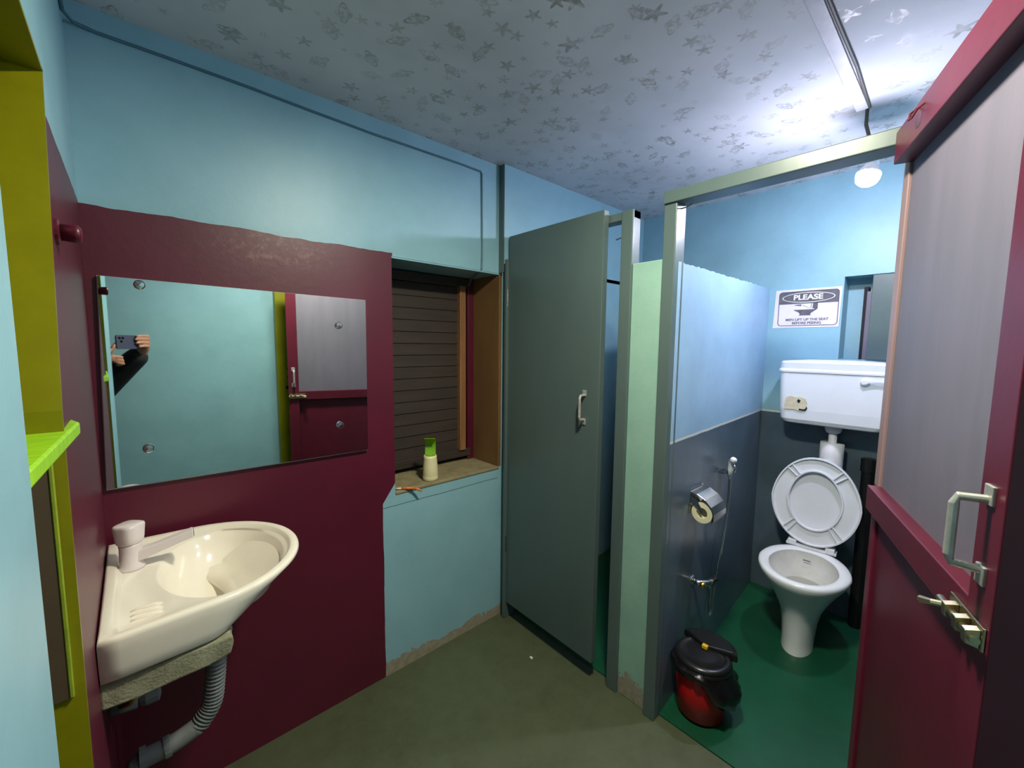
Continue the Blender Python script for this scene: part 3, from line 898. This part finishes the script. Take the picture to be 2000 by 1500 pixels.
# ------------------------------------------------------------------ cistern
ct = thing('cistern', 'white plastic flush cistern on the far wall behind the toilet', 'cistern', (2.452, .415, 1.0))
def rrect(hx, hy, z, rad=.03, n=6, cx=0):
    r = []
    for qx, qy, a0 in ((1, 1, 0), (-1, 1, 90), (-1, -1, 180), (1, -1, 270)):
        for i in range(n + 1):
            a = radians(a0 + 90 * i / n)
            r.append((cx + qx * (hx - rad) + rad * cos(a), qy * (hy - rad) + rad * sin(a), z))
    return r
bd = [rrect(.050, .165, .028), rrect(.072, .188, .034), rrect(.082, .200, .052), rrect(.086, .206, .10), rrect(.090, .213, .278)]
obj('tank', MB().loft(bd), 'plastic', ct, smooth=False, bevel=.002)
ld = [rrect(.094, .218, .280), rrect(.095, .219, .288), rrect(.093, .217, .294), rrect(.091, .215, .298), rrect(.090, .213, .326), rrect(.085, .206, .334), rrect(.05, .12, .341), rrect(.031, .05, .342)]
obj('tank_lid', MB().loft(ld), 'plastic', ct, smooth=False)
lv = obj('lever_boss', MB().lathe([(.016, 0), (.016, .010), (.010, .014), (.001, .014)], (-.089, -.118, .250), (-1, 0, 0), 18), 'plastic', ct, smooth=True)
obj('lever', MB().loft([[(-.104, -.110 - t * .085, .257 - w_ + .004 * sin(t * 3)), (-.098, -.110 - t * .085, .257 - w_ + .004 * sin(t * 3)), (-.098, -.110 - t * .085, .257 + .002), (-.104, -.110 - t * .085, .257 + .002)]
                        for t, w_ in ((0, .018), (.25, .013), (.6, .009), (1, .010))]), 'plastic', lv, .001)
stk = obj('sticker', MB().loft([[(-.0885 - .0004 - o_, .178 + q[0] * 1.35, .098 + q[1] * 1.4) for q in
      [(0, 0), (0, .030), (-.004, .044), (-.020, .047), (-.030, .044), (-.046, .046), (-.062, .040), (-.068, .026), (-.064, .004), (-.050, -.004), (-.03, .002)]] for o_ in (0, .0012)]), 'sticker', ct)
obj('sticker_print', MB().loft([[(-.0906 - o_, .118 + q[0] * 1.3, .098 + q[1] * 1.3) for q in [(0, 0), (-.020, 0), (-.026, .010), (-.022, .018), (-.021, .010), (-.016, .005), (0, .006)]] for o_ in (0, .0005)]), 'black_plastic', stk)
obj('sticker_print', MB().loft([[(-.0906 - o_, .128 + q[0] * 1.3, .142 + q[1] * 1.3) for q in [(0, 0), (-.006, -.008), (-.012, .002), (-.004, .008)]] for o_ in (0, .0005)]), 'black_plastic', stk)
obj('outlet_nut', MB().lathe([(.020, .030), (.034, .024), (.034, .012), (.028, -.004), (.020, -.008)], (0.01, -.005, 0), (0, 0, 1), 20), 'pipe_white', ct, smooth=True)
obj('flush_pipe', MB().tube([(.01, -.005, .02), (.012, -.005, -.10), (.012, -.005, -.50), (.0, -.0, -.56), (-.06, 0.01, -.585)], .017, 16), 'pipe_white', ct, smooth=True)
sleeve = [[(.012 + .047 * cos(a), -.005 + .047 * sin(a), z + (.004 * sin(2 * a) if z > -.06 else 0)) for a in [2 * pi * j / 28 for j in range(28)]] for z in (-.055, -.12, -.25, -.40)]
obj('pipe_sleeve', MB().loft(sleeve), 'pipe_white', ct, smooth=True)

bp = thing('soil_pipe', 'black soil pipe standing in the shadow behind the toilet', 'pipe', (2.515, .275, .055))
obj('pipe', MB().tube([(0, 0, 0), (0, 0, .80)], .026, 16), 'black_pipe', bp)
obj('collar', MB().tube([(0, 0, .77), (0, 0, .83)], .031, 16), 'black_pipe', bp)

# ------------------------------------------------------------------ shutter in the small recess
sw = bpy.data.objects.new('window_2', None); COL.objects.link(sw)
struct(sw, 'small recess in the far wall with a half-open slate shutter', 'window')
obj('shutter', B(XB - .012, XB + .10, .13, .325, RZ0, RZ1 - .004), 'slate', sw, .003)
obj('shutter_edge', B(XB + .02, XB + .10, .325, .345, RZ0, RZ1 - .075), 'mauve', sw, .002)
obj('dark_gap', B(XB + .06, XB + .115, .345, .362, RZ0, RZ1 - .05), 'dark_gap', sw)  # dark block painting the shade in the gap beside the shutter

# ------------------------------------------------------------------ notice on the far wall
PO = thing('notice', 'printed PLEASE notice asking men to lift the seat, on blue wall', 'sign', (XB - .001, .5785, 1.5985), (0, 0, 0))
PW, PH = .286, .196
# sheet in local (-y = reader's right, z up); the reader looks along +x
def pl(pts, x0, x1):
    return MB().loft([[(x0, -u, v) for u, v in pts], [(x1, -u, v) for u, v in pts]])
obj('sheet', pl([(-PW / 2, -PH / 2), (PW / 2 - .004, -PH / 2 + .002), (PW / 2, PH / 2), (-PW / 2 + .006, PH / 2)], -.0008, .0006), 'sheet', PO)
def ring_pts(hw, hh, rad, cu=0, cv=0, n=6):
    r = []
    for qx, qy, a0 in ((1, 1, 0), (-1, 1, 90), (-1, -1, 180), (1, -1, 270)):
        for i in range(n + 1):
            a = radians(a0 + 90 * i / n)
            r.append((cu + qx * (hw - rad) + rad * cos(a), cv + qy * (hh - rad) + rad * sin(a)))
    return r
def frame(outer, inner, x0, x1):
    m = MB()
    rr = [[(x0, -u, v) for u, v in outer], [(x1, -u, v) for u, v in outer], [(x1, -u, v) for u, v in inner], [(x0, -u, v) for u, v in inner]]
    rr.append(rr[0])
    return m.loft(rr, False, False)
CU = .006
obj('border', frame(ring_pts(.128, .088, .016, CU), ring_pts(.1245, .0845, .013, CU), -.0014, -.0007), 'ink', PO)
hd = [p for p in ring_pts(.125, .085, .013, CU)]
hd = [(u, max(v, .024)) for u, v in hd]
obj('header_band', pl(hd, -.0014, -.0007), 'ink', PO)
def ell(a, b, cu, cv, n=40):
    return [(cu + a * cos(2 * pi * i / n), cv + b * sin(2 * pi * i / n)) for i in range(n)]
obj('oval', frame(ell(.112, .026, CU, .055), ell(.108, .0225, CU, .055), -.0019, -.0013), 'white', PO)
def text(s, size, u, v, mat, bold=0.0, x=-.0016, sx=1.0):
    c = bpy.data.curves.new('lettering', 'FONT')
    c.body = s
    c.size = size
    c.align_x = 'CENTER'
    c.align_y = 'CENTER'
    c.offset = bold
    c.extrude = .0003
    o = bpy.data.objects.new('tmp', c)
    COL.objects.link(o)
    dg = bpy.context.evaluated_depsgraph_get()
    me = bpy.data.meshes.new_from_object(o.evaluated_get(dg))
    bpy.data.objects.remove(o, do_unlink=True)
    for vtx in me.vertices:
        p = vtx.co.copy()
        vtx.co = Vector((x - p.z, -(u + p.x * sx), v + p.y))
    me.materials.clear()
    me.materials.append(M[mat])
    q = bpy.data.objects.new('lettering', me)
    COL.objects.link(q)
    q.parent = PO
    return q
text('PLEASE', .036, CU, .055, 'white', .0012, -.0018, 1.12)
text('MEN LIFT UP THE SEAT', .0165, CU, -.057, 'ink', .0005, -.0012, 1.08)
text('BEFORE PEEING', .0165, CU, -.0745, 'ink', .0005, -.0012, 1.08)
# pictogram: toilet, raised seat, hand
obj('pictogram_toilet', pl([(-.052, -.006), (.010, -.006), (.036, -.006), (.036, -.002), (.028, -.002), (.030, .026), (.050, .026), (.050, -.004), (.040, -.012), (.024, -.024), (.020, -.032), (.026, -.036), (-.028, -.036), (-.024, -.028), (-.032, -.018), (-.050, -.010)], -.0014, -.0007), 'ink', PO)
obj('pictogram_seat', pl([(.020, .0), (.0225, .0), (.0255, .034), (.0235, .034)], -.0014, -.0007), 'ink', PO)
obj('pictogram_hand', pl([(-.050, .018), (-.036, .020), (-.022, .021), (-.018, .017), (-.022, .012), (-.036, .014), (-.050, .016)], -.0014, -.0007), 'ink', PO)
obj('pictogram_arrow', pl([(-.016, .015), (.0, .008), (.016, -.001), (.016, .0005), (.0, .010), (-.014, .0165)], -.0014, -.0007), 'ink', PO)

# ------------------------------------------------------------------ toilet-paper holder, spray, bin
def PY(x):                       # face of the partition on the toilet side
    return .688 + .05 * (x - 1.375)
hx, hy, hz = 1.655, PY(1.655), .765
ph = thing('paper_holder', 'chrome hooded toilet-paper holder on the slate partition', 'paper holder', (hx, hy, hz))
obj('back_plate', B(-.055, .060, -.004, 0, -.02, .075), 'chrome', ph, .002)
hood = [(-.002, .066), (-.030, .062), (-.062, .045), (-.085, .022), (-.096, -.004), (-.096, -.026), (-.088, -.044)]
inner = [(y + .0016, z - .0016) for y, z in hood]
obj('hood', MB().loft([[(x, y, z) for y, z in hood + inner[::-1]] for x in (-.057, .062)]), 'chrome', ph, .0005)
obj('side_arm', MB().prism([(-.001, .02), (-.001, .045), (-.030, .035), (-.048, .010), (-.052, -.010), (-.044, -.010), (-.036, .004), (-.020, .018)], 'x', -.058, -.055), 'chrome', ph)
tag(obj('paper_roll', MB().loft([[(hx + x, hy - .048 + r * cos(a), hz - .012 + r * sin(a)) for a in [2 * pi * j / 32 for j in range(32)]] for x, r in ((-.050, .021), (-.050, .040), (.050, .040), (.050, .021), (-.050, .021))], False, False), 'paper', smooth=False),
    'half-used toilet-paper roll under the chrome hood', 'paper roll')
# hand spray
sx_, sz_ = 1.935, .86
sy_ = PY(sx_)
js = thing('hand_spray', 'white hand spray with a chrome hose on the slate partition', 'hand spray', (sx_, sy_, sz_))
obj('wall_hook', MB().box(-.03, .022, -.030, 0, -.022, -.012).box(-.008, .008, -.045, -.028, -.026, -.006), 'chrome', js, .002)
obj('spray_head', MB().tube([(0, -.040, -.035), (0, -.042, .0), (-.004, -.046, .030), (-.020, -.058, .048), (-.034, -.066, .050)], [.009, .011, .013, .013, .012], 12), 'plastic', js, smooth=True)
obj('trigger', MB().tube([(-.006, -.056, .028), (-.012, -.064, .010), (-.010, -.062, -.012)], [.004, .005, .003], 8), 'chrome', js, smooth=True)
hose = catmull([(0, -.040, -.035), (-.004, -.042, -.14), (-.045, -.042, -.32), (-.085, -.040, -.46), (-.110, -.038, -.58), (-.125, -.040, -.63), (-.150, -.042, -.60), (-.168, -.048, -.50), (-.172, -.050, -.455)], 8)
obj('hose', MB().tube(hose, .0052, 8), 'chrome', js, smooth=True)
vv = thing('angle_valve', 'chrome angle valve with a brass knob below the paper holder', 'valve', (1.665, PY(1.665), .435))
obj('flange', MB().lathe([(.020, 0), (.020, .003), (.012, .006), (.002, .006)], (0, 0, 0), (0, -1, 0), 18), 'chrome', vv, smooth=True)
obj('body', MB().tube([(0, 0, 0), (0, -.030, 0), (.03, -.050, -.004), (.095, -.052, -.008)], [.010, .012, .012, .015], 14), 'chrome', vv, smooth=True)
obj('knob', MB().ball((-.012, -.048, .004), .013, 14, 10), 'brass', vv, smooth=True)
obj('outlet', MB().tube([(.05, -.05, -.005), (.052, -.05, -.03), (.098, -.05, -.03)], .007, 10), 'chrome', vv, smooth=True)

# pedal bin with a liner
BX, BY = 1.535, .592
bn = thing('waste_bin', 'red plastic bin with a black lid and a black liner', 'bin', (BX, BY, .018), (0, 0, radians(0)))
obj('bucket', MB().lathe([(.076, 0), (.083, .004), (.094, .20), (.092, .20), (.080, .006), (.002, .006)], (0, 0, 0), (0, 0, 1), 40), 'red_plastic', bn, smooth=True)
rimr = [(.094, .190), (.100, .192), (.102, .204), (.098, .210), (.090, .210), (.088, .192)]
obj('rim', MB().lathe(rimr + [rimr[0]], (0, 0, 0), (0, 0, 1), 40), 'black_plastic', bn, smooth=True)
ldp = [(.099, .208), (.100, .216), (.094, .224), (.080, .230), (.078, .227), (.050, .232), (.002, .234)]
obj('lid', MB().lathe(ldp, (0, 0, 0), (0, 0, 1), 40), 'black_plastic', bn, smooth=True)
hv = MB().loft([[(.012 + r * cos(a) * .86 + .03, r * sin(a) * 1.0, z) for a in [radians(-78 + 156 * j / 20) for j in range(21)]] + [(.02, 0, z)] for r, z in ((.104, .212), (.104, .236), (.085, .246))])
obj('lid_hinge_cover', hv, 'black_plastic', bn, .003)
obj('lid_catch', MB().box(.008, .024, -.010, .010, .236, .250), 'gold', bn, .002)
lnr = []
random.seed(3)
for k_, (r, z) in enumerate(((.098, .204), (.105, .192), (.110, .178), (.108, .160), (.100, .150), (.095, .158))):
    ring = []
    for j in range(60):
        a = 2 * pi * j / 60
        side = max(0, cos(a + radians(75)))        # sags on the near right side
        wr_ = .004 * sin(9 * a + k_) + .003 * sin(17 * a - 2 * k_)
        rr = r + (wr_ if k_ else 0) + .022 * side * (k_ in (2, 3, 4))
        ring.append((rr * cos(a), rr * sin(a), z + (.022 if k_ > 1 else .008) * (1 - side) - (.062 * side + .006 * sin(5 * a)) * (k_ / 3 if k_ < 4 else 1.3)))
    lnr.append(ring)
obj('liner', MB().loft(lnr, False, False), 'black_bag', bn, smooth=True)

tag(obj('paper_scrap', MB().prism([(1.240, 1.208), (1.252, 1.212), (1.250, 1.226), (1.242, 1.224)], 'z', .0005, .004), 'white'), 'tiny white scrap of paper on the olive floor', 'scrap')

# ------------------------------------------------------------------ photographer, seen in the mirror
def remesh(o, vox, sm=4):
    r = o.modifiers.new('remesh', 'REMESH')
    r.mode = 'VOXEL'
    r.voxel_size = vox
    r.use_smooth_shade = True
    s = o.modifiers.new('smooth', 'SMOOTH')
    s.factor = .5
    s.iterations = sm
f2 = Vector((cos(yaw), sin(yaw), 0))
r2 = Vector((sin(yaw), -cos(yaw), 0))
O = Vector((0, 0, CAM_H))
def lp(r, f, z):                 # right / forward / up from the lens
    return O + r2 * r + f2 * f + Vector((0, 0, z))
ph_t = thing('phone', 'dark smartphone held sideways by the photographer, seen in the mirror', 'phone', tuple(lp(0, 0, 0)), (0, 0, yaw - pi / 2))
# local axes: x right, y forward, z up
pb = MB().prism(ring_pts(.078, .0375, .010, .020, -.010), 'y', -.030, -.022)
obj('body', pb, 'phone', ph_t, .001)
for u, v in ((-.042, .012), (-.024, .012), (-.033, -.006)):
    obj('lens', MB().lathe([(.0065, 0), (.0065, .0015), (.005, .002), (.001, .002)], (u, -.022, v), (0, 1, 0), 18), 'lens', ph_t)

pe = thing('person', 'photographer in a black jacket holding up a phone, reflected in the mirror', 'person', (0, 0, 0))
base = Vector((-.50, -.20, 0))
def bp_(r, f, z):
    return base + r2 * r + f2 * f + Vector((0, 0, z))
body = MB()
shR, shL = bp_(.175, 0, 1.30), bp_(-.175, 0, 1.30)
wrR = lp(.125, -.075, -.070)
elR = Vector((-.20, -.30, 1.06))
wrL = lp(-.10, -.095, -.150)
elL = bp_(-.20, .12, 1.04)
body.chain([bp_(0, 0, .92), bp_(0, .01, 1.10), bp_(0, 0, 1.28), bp_(0, 0, 1.38), bp_(0, .015, 1.44)], [.135, .125, .125, .060, .052])
body.chain([bp_(-.10, 0, 1.26), bp_(.10, 0, 1.26)], [.10, .10])
body.ball(bp_(0, .03, 1.545), .092, 24, 16, (1, 1, 1.22))
body.chain([bp_(0, .118, 1.55), bp_(0, .132, 1.52)], [.010, .014])          # nose
for s_ in (-1, 1):
    body.ball(bp_(s_ * .092, .02, 1.54), .018, 10, 8, (.6, .8, 1.4))       # ears
    body.ball(bp_(s_ * .034, .112, 1.553), .012, 10, 8)                    # brow over the eyes
    body.chain([bp_(s_ * .09, 0, .90), bp_(s_ * .10, .01, .48), bp_(s_ * .11, -.01, .09)], [.085, .058, .040])
    body.chain([bp_(s_ * .11, -.03, .045), bp_(s_ * .12, .12, .035)], [.040, .034])
body.chain([shR, elR, wrR], [.055, .040, .026])
body.chain([shL, elL, wrL], [.055, .040, .026])
# right hand round the phone's far end: fingers over the back, thumb behind
palmR = [lp(.118, -.050, -.040), lp(.112, -.040, -.012), lp(.108, -.038, .010)]
body.chain([wrR, palmR[0], palmR[1], palmR[2]], [.026, .026, .024, .018])
for i, (zz, ln) in enumerate(((.024, .060), (.006, .068), (-.014, .064), (-.034, .050))):
    k0 = lp(.112, -.030, zz * .9)
    k1 = lp(.106, -.012, zz)
    k2 = lp(.106 - ln * .55, -.010, zz + .002)
    k3 = lp(.106 - ln, -.013, zz - .001)
    body.chain([palmR[1] if i in (1, 2) else (palmR[2] if i == 0 else palmR[0]), k0, k1, k2, k3], [.014, .0105, .0095, .0085, .0072])
body.chain([palmR[0], lp(.098, -.052, -.020), lp(.075, -.044, -.012), lp(.058, -.040, -.004)], [.016, .012, .010, .008])
# left hand below the phone, index finger reaching up to its near corner
palmL = [lp(-.085, -.080, -.115), lp(-.065, -.068, -.090)]
body.chain([wrL, palmL[0], palmL[1]], [.026, .027, .024])
body.chain([palmL[1], lp(-.072, -.045, -.060), lp(-.066, -.034, -.036), lp(-.054, -.034, -.018)], [.012, .010, .009, .0075])
for i, (dr, dz) in enumerate(((0, 0), (.004, -.018), (.006, -.035))):
    body.chain([palmL[i and 0 or 1], lp(-.040 + dr, -.050, -.088 + dz), lp(-.018 + dr, -.045, -.092 + dz), lp(-.030 + dr, -.066, -.100 + dz)], [.013, .010, .009, .0075])
body.chain([palmL[0], lp(-.10, -.055, -.085), lp(-.085, -.038, -.060), lp(-.070, -.036, -.044)], [.014, .0105, .009, .0075])
bo = obj('body', body, 'skin', pe, recalc=False)
remesh(bo, .0045, 3)
jk = MB()
jk.chain([bp_(0, 0, .86), bp_(0, .01, 1.05), bp_(0, 0, 1.27), bp_(0, 0, 1.36)], [.155, .148, .145, .085])
jk.chain([bp_(-.11, 0, 1.25), bp_(.11, 0, 1.25)], [.12, .12])
cR = wrR.lerp(elR, .10)
cL = wrL.lerp(elL, .10)
jk.chain([shR, elR, cR], [.085, .082, .054])
jk.chain([shL, elL, cL], [.080, .066, .046])
remesh(obj('jacket', jk, 'jacket', pe, recalc=False), .008, 4)
tr_ = MB()
for s_ in (-1, 1):
    tr_.chain([bp_(s_ * .08, 0, .92), bp_(s_ * .10, .01, .48), bp_(s_ * .11, -.01, .10)], [.110, .078, .066])
remesh(obj('trousers', tr_, 'trousers', pe, recalc=False), .010, 4)
hr = MB()
hr.ball(bp_(0, .010, 1.570), .100, 24, 16, (1, 1, 1.12))
hr.ball(bp_(0, -.03, 1.53), .090, 20, 14)
remesh(obj('hair', hr, 'hair', pe, recalc=False), .008, 3)
for s_ in (-1, 1):
    sh = MB().chain([bp_(s_ * .11, -.04, .050), bp_(s_ * .12, .14, .040)], [.050, .042])
    remesh(obj('shoe', sh, 'black_plastic', pe, recalc=False), .006, 3)
cuff = MB().tube([wrL.lerp(elL, .02), wrL.lerp(elL, .09)], .036, 16)
obj('cuff', cuff, 'white', pe)
